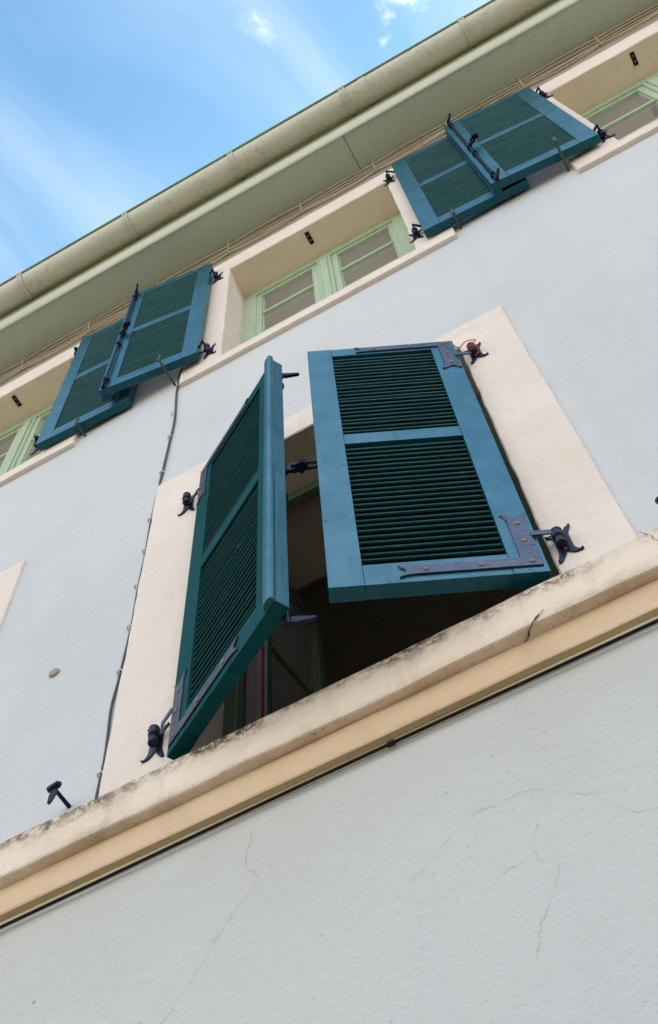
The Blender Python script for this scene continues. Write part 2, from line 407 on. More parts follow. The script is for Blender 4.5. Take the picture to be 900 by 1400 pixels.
def rail(mb, a, b, mi=0): mb.box(tuple(min(p,q) for p,q in zip(a,b)), tuple(max(p,q) for p,q in zip(a,b)), mi)
def window(w, opened=False):
    x0,x1,z0,z1 = w['o']; Yb = w['Yb']
    a, b = P(x0-.018, Yb, z0-.008), P(x1+.014, Yb, z1+.008)
    X0,Z0,X1,Z1,y = a.x, a.z, b.x, b.z, a.y
    o = Vector(((X0+X1)/2, y, Z0))
    m = MB(); fw, dp, fh = (.057,.035,.06) if w['low'] else (.095,.07,.09)
    m.box((X0,y,Z0),(X0+fw,y+dp,Z1)); m.box((X1-fw,y,Z0),(X1,y+dp,Z1))
    m.box((X0+fw,y,Z1-fh),(X1-fw,y+dp,Z1)); m.box((X0+fw,y,Z0),(X1-fw,y+dp,Z0+.05))
    fr = m.build('window', M['dgreen'] if w['low'] else M['mint'], house, origin=o, bevel=.003)
    mx = (X0+X1)/2
    def casement(cx0, cx1, cz0, cz1, yy, flip, ang=0, hinge=None):
        st = .037; cm = MB(); t = .04
        org = Vector((cx0 if hinge is None else hinge, yy, cz0))
        cm.box((cx0,yy,cz0),(cx0+st,yy+t,cz1)); cm.box((cx1-st,yy,cz0),(cx1,yy+t,cz1))
        cm.box((cx0+st,yy+.001,cz1-st),(cx1-st,yy+t-.001,cz1)); cm.box((cx0+st,yy+.001,cz0),(cx1-st,yy+t-.001,cz0+st*1.4))
        gz0, gz1 = cz0+st*1.4, cz1-st
        nb = 3 if w['low'] else 5
        for k in range(1, nb):
            zz = gz0+(gz1-gz0)*k/nb if w['low'] else gz1-.355*k+.03
            if zz < gz0+.1: break
            cm.box((cx0+st,yy+.004,zz-.0135),(cx1-st,yy+t-.004,zz+.0135))
        # inner glazing bead
        for (p,q) in (((cx0+st,yy+.012,gz0),(cx0+st+.008,yy+t-.006,gz1)),((cx1-st-.008,yy+.012,gz0),(cx1-st,yy+t-.006,gz1))): cm.box(p,q)
        c = cm.build('casement', M['dgreen'] if w['low'] else M['mint'], fr, bevel=.0025, origin=org)
        c.location = org-o; c.rotation_euler = (0,0,ang)
        g = MB(); g.box((cx0+st-.004,yy+.018,gz0-.004),(cx1-st+.004,yy+.022,gz1+.004))
        gp = g.build('glass_pane', M['glass'], fr, origin=org); gp.location = org-o; gp.rotation_euler = (0,0,ang)
    if not opened:
        casement(X0+fw-.006, mx-.044, Z0+.05-.01, Z1-fh+.006, y+.012, False)
        casement(mx+.044, X1-fw+.006, Z0+.05-.01, Z1-fh+.006, y+.012, True)
        m = MB(); m.box((mx-.0445,y+.002,Z0+.04),(mx+.0445,y+.03,Z1-fh+.005)); m.box((mx-.022,y-.008,Z0+.04),(mx+.022,y+.003,Z1-fh+.004))
        q = m.build('centre_post', M['mint'] if not w['low'] else M['dgreen'], fr, bevel=.003, origin=o); q.location = (0,0,0)
    else:
        casement(X0+fw-.012, mx, Z0+.04, Z1-fh+.01, y+.037, False, R(84), None)
        casement(mx, X1-fw+.012, Z0+.04, Z1-fh+.01, y+.037, True, R(-84), X1-fw+.012)
    return fr
for i, w in enumerate(WIN): window(w, opened=(i == 3))

# latch keeper plates let into the window soffits
def keeper(x, Y, z):
    c = P(x, Y, z); m = MB()
    m.box((c.x-.0125,c.y-.037,c.z-.006),(c.x+.0125,c.y+.037,c.z+.004))
    k = m.build('latch_plate', M['black'], house, origin=c, bevel=.001)
    for s in (-.016, .014):
        m = MB(); m.tube([(c.x,c.y+s,c.z-.0085),(c.x,c.y+s,c.z-.005)], .0052, 10)
        h = m.build('keeper_stud', M['screw'], k, origin=c); h.location = (0,0,0)
for x, z in ((-.412,4.582),(-1.742,4.578),(.915,4.562)): keeper(x, 1.030, z)

# ledge running under the first-floor windows
def ledge():
    xs = frange(XL, XR, .035)
    def y(Y): return D*(Y-1)
    def z(v): return 1.6+D*v
    cap = [(.002,z(1.553)),(y(.970),z(1.5515)),(y(.9635),z(1.549)),(y(.962),z(1.545)),(y(.962),z(1.515)),(y(.962),z(1.49)),(y(.962),z(1.463)),(y(.9632),z(1.4585)),(y(.966),z(1.4572)),(y(.975),z(1.457)),(y(.984),z(1.457)),(.002,z(1.457))]
    m = MB(); m.extrude_x(cap, xs, 0, .0034)
    def crk(pts, w):
        vs = []
        fine = []
        for i in range(len(pts)-1):
            a, b = Vector(pts[i]), Vector(pts[i+1]); n = max(2,int((b-a).length/.006))
            for k in range(n):
                q = a.lerp(b, k/n); d = noise.noise_vector(q*60)*.005; fine.append(q+Vector((d.x,0,d.z*.3)))
        fine.append(Vector(pts[-1]))
        for i, q in enumerate(fine):
            ww = w*(.4+1.0*abs(noise.noise(q*90)))
            vs += [q+Vector((-ww,0,0)), q+Vector((ww,0,0))]
        m.add(vs, [(2*i,2*i+1,2*i+3,2*i+2) for i in range(len(fine)-1)], 1)
    yf = y(.962)-.0045
    crk([(D*-.098,yf,z(1.476)),(D*-.108,yf,z(1.470)),(D*-.118,yf,z(1.462)),(D*-.122,yf,z(1.456))], .0045)
    crk([(D*-.121,yf,z(1.4545)),(D*-.131,y(.969),z(1.4545)),(D*-.133,y(.975),z(1.4545)),(D*-.143,y(.982),z(1.4545))], .0035)
    crk([(D*.072,yf,z(1.553)),(D*.083,yf,z(1.53)),(D*.088,yf,z(1.505)),(D*.10,yf,z(1.50))], .0012)
    l = m.build('ledge', [M['ledge'], M['crackdark']], house, recalc=False)
    mo = [(y(.9835),z(1.459)),(y(.9825),z(1.4565)),(y(.9822),z(1.43)),(y(.9825),z(1.401)),(y(.984),z(1.398)),(y(.9951),z(1.398))]
    m = MB(); m.extrude_x(mo, xs, 0, .0014, seed=4); m.build('ledge_moulding', M['ochre'], l, recalc=False)
    m = MB(); m.extrude_x([(y(.9951),z(1.3985)),(y(.9951),z(1.389)),(y(.9975),z(1.387)),(.002,z(1.387))], xs, 0, .001, seed=9)
    m.build('ledge_fillet', M['cream'], l, recalc=False)
ledge()

# ------------------------------------------------------------------ eaves and roof
def y_(Y): return D*(Y-1)
def z_(v): return 1.6+D*v
m = MB()
joints = [-5.3, -2.9, -.2, 2.2, 4.6]; xs = [XL]+joints+[XR]
for a, b in zip(xs[:-1], xs[1:]):
    m.box((a+.0022, y_(.824), z_(4.95)), (b-.0022, -.001, z_(4.965)))
m.box((XL,y_(.825),z_(4.966)),(XR,-.002,z_(4.99)))
sof = m.build('soffit_board', M['soffit'], house)
m = MB()
prof = [(y_(.8245),z_(4.95)),(y_(.8235),z_(4.944)),(y_(.8195),z_(4.9425)),(y_(.8165),z_(4.9435)),(y_(.8150),z_(4.947)),(y_(.8152),z_(4.951)),(y_(.8165),z_(4.9535)),(y_(.8135),z_(4.955)),(y_(.8128),z_(4.958)),
        (y_(.8128),z_(4.966)),(y_(.8108),z_(4.980)),(y_(.8075),z_(4.998)),(y_(.8035),z_(5.012)),(y_(.8035),z_(5.020)),(y_(.8065),z_(5.022)),(y_(.8066),z_(5.20)),(y_(.825),z_(5.20))]
m.extrude_x(prof[:9], frange(XL,XR,.25), 0, .0006, smooth=False); m.extrude_x(prof[8:14], frange(XL,XR,.25), 0, .0006); m.extrude_x(prof[13:], frange(XL,XR,.25), 1, .0008)
m.build('fascia_moulding', [M['mould'], M['fascia']], house, recalc=False)
m = MB()
rp = [(.745,5.185),(.740,5.215),(4.0,7.05),(7.1,5.3),(7.1,5.25),(4.0,6.98)]
m.prism([(XL-.2, y_(a), z_(b)) for a, b in rp], (XR-XL+.4,0,0)); m.build('roof', M['tile'], house)

m = MB(); m.box((XL,y_(.9955),z_(4.757)),(XR,-.0005,z_(4.9495))); m.build('frieze_board', M['frieze'], house, bevel=.002)  # strip added to paint in the shaded wall under the eaves
# gutter
gutter = empty('gutter', (0, y_(.7495), z_(5.1466))); tag(gutter, 'long weathered sage half-round metal gutter along the roof edge', 'gutter')
gc = Vector((0, y_(.7495), z_(5.1466))); gr = D*.054
def arc(r, a0, a1, n): return [(gc.y-r*math.cos(R(a0+(a1-a0)*i/n)), gc.z-r*math.sin(R(a0+(a1-a0)*i/n))) for i in range(n+1)]
m = MB(); pr = arc(gr, 0, 180, 28)
xs = frange(XL-.2, XR+.2, .2)
n = len(pr); vs = []
for x in xs:
    k = 1+.012*noise.noise(Vector((x*.8,0,3)))
    for (yy, zz) in pr: vs.append((x, gc.y+(yy-gc.y)*k, gc.z+(zz-gc.z)*k+.004*noise.noise(Vector((x*.5,2,0)))))
m.add(vs, [(i*n+k,(i+1)*n+k,(i+1)*n+k+1,i*n+k+1) for i in range(len(xs)-1) for k in range(n-1)], 0, True)
tr = m.build('trough', M['gutter'], gutter, origin=gc, recalc=False); tr.location = (0,0,0)
sd = tr.modifiers.new('solid','SOLIDIFY'); sd.thickness = .0025; sd.offset = 0
m = MB(); m.tube([(x, gc.y-gr-.006, gc.z+.012+.004*noise.noise(Vector((x*.5,2,0)))) for x in xs], .0085, 10)
b_ = m.build('rolled_lip', M['lip'], gutter, origin=gc); b_.location = (0,0,0)
def gband(x, w, t, mat, name, lip):
    mm = MB(); ri, ro = gr*1.008+.002, gr*1.008+.002+t
    A, B = arc(ri, -4, 168, 22), arc(ro, -4, 168, 22)
    out = A + B[::-1]
    k = len(A); vs = []
    for xx in (x-w/2, x+w/2): vs += [(xx, p[0], p[1]) for p in out]
    N = len(out)
    fs = [(i,i+1,N-2-i,N-1-i) for i in range(k-1)] + [(N+i,N+N-1-i,N+N-2-i,N+i+1) for i in range(k-1)] + [(i,(i+1)%N,N+(i+1)%N,N+i) for i in range(N)]
    mm.add(vs, fs, 0)
    if lip:
        mm.tube([(x-w*.55, gc.y-gr-.007, gc.z+.012),(x+w*.55, gc.y-gr-.007, gc.z+.012)], .0125, 10)
        mm.box((x-w*.3, gc.y-gr-.008, gc.z+.017), (x+w*.3, gc.y+gr, gc.z+.022))
        mm.box((x-w*.62, gc.y-gr-.0055, gc.z-.016), (x+w*.62, gc.y-gr-.001, gc.z+.002))
    o = mm.build(name, mat, gutter, origin=gc); o.location = (0,0,0)
for x in (-2.15,-1.62,-1.09,-.58,-.06,.48,1.02,1.55): gband(D*x, .034, .0025, M['gutter'], 'gutter_bracket', True)
for x in (-2.15,-1.62,-1.09,-.58,-.06,.48,1.02,1.55):
    for q in (-.014,.014): gband(D*x+q, .006, .008, M['gutter'], 'bracket_rib', False)
for x in (.03, -3.1): gband(D*x, .05, .0012, M['gutter'], 'joint_sleeve', False)

# ------------------------------------------------------------------ shutters
W, H, T = .500, 1.635, .040
def leaf(mirror, loc, rz, label, straps=False, rod=False, group=None, H=H, shaded=False):
    folded = abs(rz) > 2
    sg = -1 if mirror else 1
    root = empty('shutter', loc, rz); tag(root, label, 'shutter', group)
    def L(s, t, z): return Vector((sg*s, t, z))
    def bx(mb, s0,s1,t0,t1,z0,z1, mi=0):
        a, b = L(s0,t0,z0), L(s1,t1,z1); mb.box(tuple(min(p,q) for p,q in zip(a,b)), tuple(max(p,q) for p,q in zip(a,b)), mi)
    k = H/1.635
    zb, zm0, zm1, zt = .095*k, .808*k, .878*k, 1.565*k
    m = MB()
    bx(m, 0,.082,0,T,0,H); bx(m, W-.082,W,0,T,0,H)
    for a, b in ((0,zb),(zm0,zm1),(zt,H)): bx(m, .0825,W-.0825,.0008,T-.0008,a+.0005,b-.0005)
    fr = m.build('frame', M['teal_matt' if shaded else 'teal'], root, bevel=.0014, seg=2)
    for z0, z1, n in ((zb,zm0,24),(zm1,zt,23)):
        m = MB(); pitch = (z1-z0)/n
        for i in range(n):
            zc = z0+pitch*(i+.5)+random.uniform(-.0006,.0006); tt = random.uniform(-.0008,.0008)
            # stadium cross-section leaning outward-down
            pa, pb = Vector((.0115+tt, zc-.0095)), Vector((.0300+tt, zc+.0085)); r = .0048
            if folded: pa, pb, r = Vector((.0100+tt, zc-.0125)), Vector((.0315+tt, zc+.0115)), .0046
            d = (pb-pa).normalized(); nn = Vector((-d.y, d.x)); out = []
            for q in range(5):
                w_ = math.pi*q/4; out.append(pa + nn*r*math.cos(w_) - d*r*math.sin(w_))
            for q in range(5):
                w_ = math.pi*q/4; out.append(pb - nn*r*math.cos(w_) + d*r*math.sin(w_))
            dz = random.uniform(-.0008,.0008)*(.3 if folded else 1) + (0 if folded or random.random()>.1 else random.choice((-.0035,.003)))
            pts = [L(.080, p.x, p.y) for p in out]
            m.prism(pts, L(W-.160, 0, dz), 0, False)
        pn = m.build('louvre_panel', M['slat_matt' if shaded else 'slat'], root)
    # cover strip on the meeting edge of the first-closing leaf
    if rod:
        prof = [(W-.034,-.0002),(W-.034,-.008),(W-.030,-.013),(W-.022,-.016),(W-.006,-.017),(W+.003,-.015),(W+.0055,-.010),(W+.0055,-.003),(W+.0035,.002),(W+.0018,.003),(W+.0018,-.0002)]
        m = MB(); m.prism([L(s,t,-.004) for s,t in prof], (0,0,H+.022)); m.build('cover_strip', M['teal'], root, bevel=.0015)
        m = MB(); bx(m, W-.0005,W+.0014,.0035,T-.001,.0015,H-.0015); m.build('closing_edge', M['teal'], fr)  # added strip; glossy teal gives the left leaf's edge its lit look
        rs, rt_ = W-.030, T+.012
        m = MB(); m.tube([L(rs,rt_,.012), L(rs,rt_,H-.008)], .0062, 12)
        rodo = m.build('bolt_rod', M['iron'], root)
        for z in (.10, H*.5-.17, H-.12):
            m = MB(); m.box(tuple(min(p,q) for p,q in zip(L(rs-.014,T,z-.012),L(rs+.014,T+.005,z+.012))), tuple(max(p,q) for p,q in zip(L(rs-.014,T,z-.012),L(rs+.014,T+.005,z+.012))))
            m.tube([L(rs,rt_,z-.010),L(rs,rt_,z+.010)], .0115, 12)
            m.build('rod_guide', M['iron'], rodo, bevel=.001)
        folded = abs(rz) > 2
        du = Vector((sg*.55, .84, 0)).normalized() if not folded else Vector((-sg*.55, .83, 0)).normalized()
        sd_ = Vector((-du.y, du.x, 0))
        for z, ln in ((H-.004,.062 if not folded else .045),(.010,.066 if not folded else .04)):
            o = L(rs, rt_, z); th = .0045
            pts = [o-du*.012+sd_*.012, o-du*.012-sd_*.012, o+du*ln*.6-sd_*.009, o+du*ln-sd_*.0045, o+du*(ln+.004), o+du*ln+sd_*.0045, o+du*ln*.6+sd_*.009]
            zlow = Vector((0,0,-.016))
            # blade is deepest at the rod and tapers to a blunt nose
            bl = [o-du*.012, o+du*ln, o+du*(ln+.004)+Vector((0,0,-.004)), o+du*ln+Vector((0,0,-.009)), o+du*.02+Vector((0,0,-.026)), o-du*.012+Vector((0,0,-.022))]
            m = MB(); m.prism([p-sd_*.0055 for p in bl], sd_*.011); m.tube([L(rs,rt_,z-.03), L(rs,rt_,z-.002)], .0105, 12)
            m.build('hook', M['iron'], rodo, bevel=.0015)
        # handle with pivot lug
        zc = H*.5+.015; o = L(rs, rt_, zc)
        hd = Vector((sg*.62,.78,0)).normalized() if not folded else Vector((-sg*.80,.60,-.1)).normalized()
        hs = Vector((-hd.y, hd.x, 0)).normalized()
        m = MB(); m.tube([o-Vector((0,0,.03)), o+Vector((0,0,.03))], .0125, 12)
        m.prism([o+Vector((0,0,.02))-hs*.006, o+hd*.038+Vector((0,0,.014))-hs*.006, o+hd*.044-hs*.006, o+hd*.030-Vector((0,0,.022))-hs*.006, o-Vector((0,0,.022))-hs*.006], hs*.012)
        m.tube([o+hd*.032-hs*.014, o+hd*.032+hs*.014], .0085, 10)
        m.build('handle_pivot', M['iron'], rodo, bevel=.001)
        m = MB(); LN = .15 if not folded else .06
        for q in (-.010, .010):
            m.tube(smooth_path([o+hd*.03+hs*q, o+hd*LN*.5+hs*q*.9+Vector((0,0,.006)), o+hd*LN*.8+hs*q*.6, o+hd*LN+hs*q*.3], 4), [.0045]*12+[.006], 8)
        m.box(tuple(o+hd*.055-Vector((.016,.012,.006))), tuple(o+hd*.055+Vector((.016,.012,.022))))
        m.tube([o+hd*LN-Vector((0,0,.012)), o+hd*LN+Vector((0,0,.012))], .009, 10)
        m.build('handle', M['iron'], rodo, bevel=.001)
    if straps:
        for top in (False, True):
            zz = (lambda v: v) if not top else (lambda v: H-.0-v+.0)
            o = [(.010,.026),(.300,.028),(.318,.026),(.338,.018),(.330,.030),(.322,.040),(.322,.052),(.330,.060),(.338,.074),(.318,.068),(.300,.066),(.056,.066),(.056,.255),(.060,.272),(.068,.286),(.056,.284),(.046,.276),(.038,.268),(.030,.266),(.022,.270),(.014,.282),(.004,.288),(.009,.272),(.010,.255)]
            zo = (-.012 if top else 0)
            pts = [L(s, -.0042, zz(z+zo)) for s, z in o]
            m = MB(); m.prism(pts, (0,.0048,0)); st = m.build('strap_hinge', M['strap'], root, bevel=.0007)
            for s, z in ((.033,.046),(.033,.145),(.033,.235),(.150,.047),(.275,.047)):
                c = L(s, -.0042, zz(z+zo)); m = MB()
                m.tube([c+Vector((0,.001,0)), c+Vector((0,-.0018,0)), c+Vector((0,-.0030,0)), c+Vector((0,-.0034,0))], [.0075,.0072,.0050,.0015], 12)
                m.build('screw', M['screw'], st)
            zt_ = zz(.172+zo)
            a_, b_ = L(.012,-.0085,zt_-.011), L(-.042,-.0045,zt_+.011)
            m = MB(); m.box(tuple(min(p,q) for p,q in zip(a_,b_)), tuple(max(p,q) for p,q in zip(a_,b_)))
            m.build('hinge_tab', M['strap'], st, bevel=.0012)
    return root

def wall_hinge(root, plate, dirx, knuckle_y=-.034, arm=None):
    """wrought plate on the surround with four curled prongs, plus its knuckle; coordinates in world metres"""
    inv = Matrix.Translation(root.location) @ Matrix.Rotation(root.rotation_euler.z, 4, 'Z'); inv = inv.inverted()
    px, py, pz = plate
    def tr_(m): m.v = [inv @ v for v in m.v]; return m
    out = [(-.018,.026),(-.020,.036),(-.026,.045),(-.034,.050),(-.031,.055),(-.020,.055),(-.008,.047),(.002,.038),(.010,.050),(.018,.062),(.028,.066),(.033,.063),(.028,.052),(.022,.036),(.021,.026),
           (.021,-.030),(.024,-.044),(.031,-.054),(.041,-.058),(.036,-.063),(.022,-.062),(.011,-.054),(.002,-.040),(-.006,-.056),(-.014,-.070),(-.022,-.078),(-.027,-.074),(-.022,-.056),(-.019,-.044),(-.018,-.030)]
    m = MB(); m.prism([(px+a*dirx, py-.0045, pz+b) for a, b in out], (0,.005,0))
    # prong tips curl off the wall
    for a, b in ((-.031,.052),(.030,.063),(.037,-.060),(-.024,-.074)):
        m.tube([(px+a*dirx, py-.003, pz+b*.97),(px+a*1.02*dirx, py-.0075, pz+b)], .0026, 6)
    h = tr_(m).build('hinge_plate', M['iron'], root, bevel=.0008)
    m = MB(); bx_, by_ = px-.002*dirx, py+knuckle_y+.012
    m.tube([(bx_, by_, pz-.034),(bx_, by_, pz-.033),(bx_, by_, pz-.004),(bx_, by_, pz-.0035)], [.0115,.0125,.0125,.0115], 14)
    m.tube([(bx_, by_, pz-.003),(bx_, by_, pz-.002),(bx_, by_, pz+.028),(bx_, by_, pz+.030)], [.0135,.0145,.0145,.013], 14)
    m.box((bx_-.006, by_, pz-.030), (bx_+.006, py-.003, pz-.008))
    tr_(m).build('knuckle', M['iron'], h)
    for a, b in ((0,.022),(0,-.030)):
        m = MB(); m.tube([(px+a, py-.004, pz+b),(px+a, py-.008, pz+b)], [.005,.004], 8); tr_(m).build('screw', M['screw'], h)
    if arm:
        m = MB(); pts = [(bx_, by_, pz+.012)] + [(x, y, pz+.012) for x, y in arm]
        for a, b in zip(pts[:-1], pts[1:]):
            a, b = Vector(a), Vector(b); d = (b-a).normalized(); nn = Vector((-d.y, d.x, 0))*.0035
            e = d*.003
            m.prism([a-e-nn-Vector((0,0,.012)), b+e-nn-Vector((0,0,.012)), b+e-nn+Vector((0,0,.012)), a-e-nn+Vector((0,0,.012))], nn*2)
        tr_(m).build('hinge_arm', M['iron'], h, bevel=.001)
    return h

Ysl = -.0118
# lower window
LLo = P(-.740,.965,1.568); LL = leaf(False, LLo, R(-29.5), 'half-open dark teal shutter hinged left of the big open window, bolt rod on its edge', straps=True, rod=True, shaded=True)
wall_hinge(LL, (D*-.783, Ysl, z_(1.668)), -1); wall_hinge(LL, (D*-.783, Ysl, z_(2.584)), -1)
LRo = P(-.068,.965,1.571); LR = leaf(True, LRo, R(25), 'half-open shutter hinged on the right of the big open window, its face reflecting sky blue', straps=True)
wall_hinge(LR, (D*-.036, Ysl, z_(1.672)), 1); wall_hinge(LR, (D*-.034, Ysl, z_(2.588)), 1)
# upper shutters, folded back
GS = 'upper shutters folded back against the wall'
Hu = 1.60
Ysu = -.0225-.0005
def folded_left(px, zb, ang, label, plates):
    o = P(px, .975, zb); s = leaf(False, o, R(-ang), label, rod=True, group=GS, H=Hu)
    for x, z in plates:
        wall_hinge(s, (D*x, Ysu, z_(z)), 1, arm=[(D*x-.006, y_(.945)), (D*px-.004, y_(.963))])
    return s
def folded_right(px, zb, ang, label, plates):
    o = P(px, .979, zb); s = leaf(True, o, R(ang), label, group=GS, H=Hu)
    for x, z in plates:
        wall_hinge(s, (D*x, Ysu, z_(z)), -1, arm=[(D*x+.006, y_(.950)), (D*px+.004, y_(.968))])
    return s
folded_left(-.803, 3.602, 173.0, 'upper shutter with bolt rod just left of the middle upper window, lying over another', ((-.778,3.665),(-.785,4.535)))
folded_right(-1.392, 3.567, 182.2, 'upper teal shutter nearest the left edge, partly hidden behind the shutter with the bolt rod', ((-1.412,3.640),(-1.412,4.53)))
folded_left(.549, 3.582, 176.0, 'upper shutter with bolt rod next to the right-hand upper window, lying over another', ((.572,3.655),(.572,4.515)))
folded_right(-.018, 3.587, 182.4, 'upper teal shutter right of the middle upper window, tucked under its neighbour with no rod', ((-.042,3.690),(-.048,4.560)))

# ------------------------------------------------------------------ holdbacks
def holdback(x, z, Yend, label, group, mat, head='up', name='shutter_holdback'):
    b = P(x, 1.0, z); root = empty(name, b); tag(root, label, 'shutter catch', group)
    ln = D*(1-Yend); m = MB()
    m.tube([(0,.006,0),(0,-ln,0)], [.0062,.0052], 8); m.build('stem', mat, root)
    m = MB()
    if head == 'up':
        m.tube(smooth_path([(0,-ln+.004,-.004),(0,-ln-.004,.012),(.004,-ln-.005,.034),(.002,-ln-.002,.052),(-.004,-ln-.006,.060)], 4), [.006]*8+[.0045]*8+[.0035], 8)
        m.tube([(-.010,-ln-.003,.040),(.010,-ln-.003,.044)], .0045, 8)
        m.box((-.009,-ln-.006,-.006),(.009,-ln+.006,.008))
        m.tube([(0,-ln,0),(.003,-ln-.004,-.03)], [.005,.003], 8)
    else:
        m.tube([(-.021,-ln-.002,.004),(-.016,-ln-.002,.006),(.012,-ln-.004,.008),(.018,-ln-.004,.007)], [.006,.0095,.0095,.006], 10)
        m.prism([(-.008,-ln+.002,0),(-.011,-ln+.001,-.026),(-.006,-ln-.004,-.058),(0,-ln-.006,-.066),(.005,-ln-.004,-.058),(.010,-ln+.001,-.026),(.009,-ln+.002,0)], (0,-.006,0))
    m.build('catch_head', mat, root, bevel=.001)
    return root
holdback(-.905, 3.565, .905, 'iron holdback under the rod shutter left of the middle window, beside the grey cable', 'holdbacks under the upper shutters', M['hold'])
holdback(-1.232, 3.545, .950, 'iron holdback at the foot of the hindmost left shutter near the left window sill', 'holdbacks under the upper shutters', M['hold'])
holdback(.431, 3.568, .902, 'iron holdback at the foot of the topmost right-hand shutter next to the right sill corner', 'holdbacks under the upper shutters', M['hold'])
holdback(.083, 3.575, .946, 'iron holdback in front of the shutter right of the middle window, at that sill end', 'holdbacks under the upper shutters', M['hold'])
holdback(-.955, 1.616, .957, 'black holdback with a hanging tongue standing out above the ledge at lower left', 'holdbacks above the ledge', M['iron'], 'down')
holdback(.129, 1.598, .957, 'black holdback cut by the right edge of the photo just above the ledge', 'holdbacks above the ledge', M['iron'], 'down')

# ------------------------------------------------------------------ cables, wire, plug, curtain
def thing_mesh(m, name, mat, label, cat, group=None, origin=(0,0,0), bevel=0):
    o = m.build(name, mat, origin=origin, bevel=bevel); return tag(o, label, cat, group)
pts = [(-.772,.968,3.640),(-.790,.972,3.652),(-.815,.978,3.668),(-.845,.983,3.690),(-.868,.986,3.685),(-.884,.988,3.630),(-.891,.996,3.50),(-.890,.996,3.452),(-.879,.996,3.234),(-.883,.996,3.053),(-.887,.996,2.888),(-.893,.9985,2.787),
       (-.8965,.9985,2.607),(-.8945,.9985,2.450),(-.8965,.9985,2.294),(-.8945,.9985,2.141),(-.898,.996,1.95),(-.903,.996,1.86),(-.8985,.996,1.77),(-.8955,.996,1.70),(-.897,.996,1.60),(-.896,.996,1.555)]
pw = [P(*p) for p in pts]; sp_ = smooth_path(pw, 6); m = MB(); m.tube(sp_, [.0050 if q.z > z_(2.83) else .0040 for q in sp_], 8)
org = pw[-1]
cab = thing_mesh(m, 'cable', M['greycable'], 'thin dark grey cable clipped down the wall beside the peach surround of the big window', 'cable', origin=org)
for x, z in ((-.888,3.53),(-.887,3.30),(-.8835,3.12),(-.888,2.885),(-.896,2.62),(-.8945,2.46),(-.8965,2.30),(-.8945,2.13),(-.898,1.97),(-.8965,1.66)):
    c = P(x,.996,z); m = MB(); m.tube([c+Vector((-.012,.003,0)),c+Vector((-.007,-.0065,.001)),c+Vector((.004,-.0075,0)),c+Vector((.009,.003,0))], .0032, 6)
    k = m.build('cable_clip', M['white'], cab, origin=org); k.location = (0,0,0)
# black cable under the ledge
m = MB(); xs = frange(-6, 5, .12)
pp = [(x, y_(.9925)-.002, z_(1.3795)+.006*noise.noise(Vector((x*1.1,0,0)))+.010*math.exp(-((x+.55)/.5)**2)) for x in xs]
m.tube(pp, .0040, 8)
lc = thing_mesh(m, 'cable', M['black'], 'black cable running straight along the wall just under the stone ledge', 'cable', origin=(0,0,z_(1.38)))
for x in (-.555, -2.9, 1.6):
    zz = z_(1.3795)+.006*noise.noise(Vector((x*1.1,0,0)))+.010*math.exp(-((x+.55)/.5)**2)
    m = MB(); m.tube([(x-.011,y_(.9925)-.002,zz),(x-.006,y_(.9925)-.002,zz),(x+.006,y_(.9925)-.002,zz),(x+.011,y_(.9925)-.002,zz)], [.0045,.0065,.0065,.0045], 8)
    k = m.build('cable_clip', M['black'], lc, origin=(0,0,z_(1.38))); k.location = (0,0,0)
# loose cables under the eaves
clipx = [-2.4,-2.07,-1.74,-1.41,-1.08,-.745,-.41,-.08,.24,.56,.88,1.2,1.52]
EV = [('thick beige cable lying highest in the bundle under the eaves', .972, 4.932, .0065, 1.0), ('beige cable second from the soffit in the bundle under the eaves', .980, 4.905, .0055, 2.2),
      ('beige cable in the middle of the sagging bundle under the eaves', .985, 4.880, .006, 3.1), ('beige cable second from the bottom of the bundle under the eaves', .987, 4.855, .0055, 4.7),
      ('lowest beige cable of the bundle, just above the upper window surrounds', .988, 4.828, .006, 5.9)]
first = None
for lab, Y, z, r, sdv in EV:
    m = MB(); pts = []
    for i in range(len(clipx)-1):
        for k in range(8):
            t = k/8; x = clipx[i]+(clipx[i+1]-clipx[i])*t
            sag = math.sin(math.pi*t)*(.002+.022*abs(noise.noise(Vector((i*1.7, sdv, 0)))))
            wav = .010*noise.noise(Vector((x*3.2, sdv, 1)))
            zc = 4.885+(z-4.885)*(.50+.50*math.sin(math.pi*t))
            pts.append(P(x, Y+wav*.8, zc - sag*.8 + wav))
    m.tube(pts, r, 8)
    o = thing_mesh(m, 'cable', M['beige'], lab, 'cable', 'loose cables under the eaves', origin=P(0,Y,z))
    if first is None: first = (o, P(0,Y,z))
for x in clipx[1:-1]:
    m = MB(); x += .004
    m.tube([P(x,.990,4.845),P(x-.004,.976,4.850),P(x-.002,.966,4.90),P(x+.003,.966,4.947)], .0045, 6)
    k = m.build('cable_tie', M['beige'], first[0], origin=first[1]); k.location = (0,0,0)
# orange wire twisted round the top right hinge
c = Vector((D*-.034, Ysl-.022, z_(2.588)))
pts = [Vector((D*-.068, y_(.965), z_(2.640)))+Vector((-.004,0,-.004)), c+Vector((-.040,0,.062)), c+Vector((-.015,-.004,.078)), c+Vector((.010,-.004,.066)), c+Vector((.022,-.002,.050)), c+Vector((.008,0,.046)), c+Vector((.018,.004,.020))]
for k in range(22):
    w_ = k*2*math.pi/9; pts.append(c+Vector((.0155*math.cos(w_), .0155*math.sin(w_), .010-.0017*k)))
pts.append(c+Vector((.02,.004,-.05)))
m = MB(); m.tube(smooth_path(pts, 3), .0019, 6)
thing_mesh(m, 'wire', M['red'], 'short orange wire looped round the top hinge of the right half-open shutter', 'wire', origin=c)
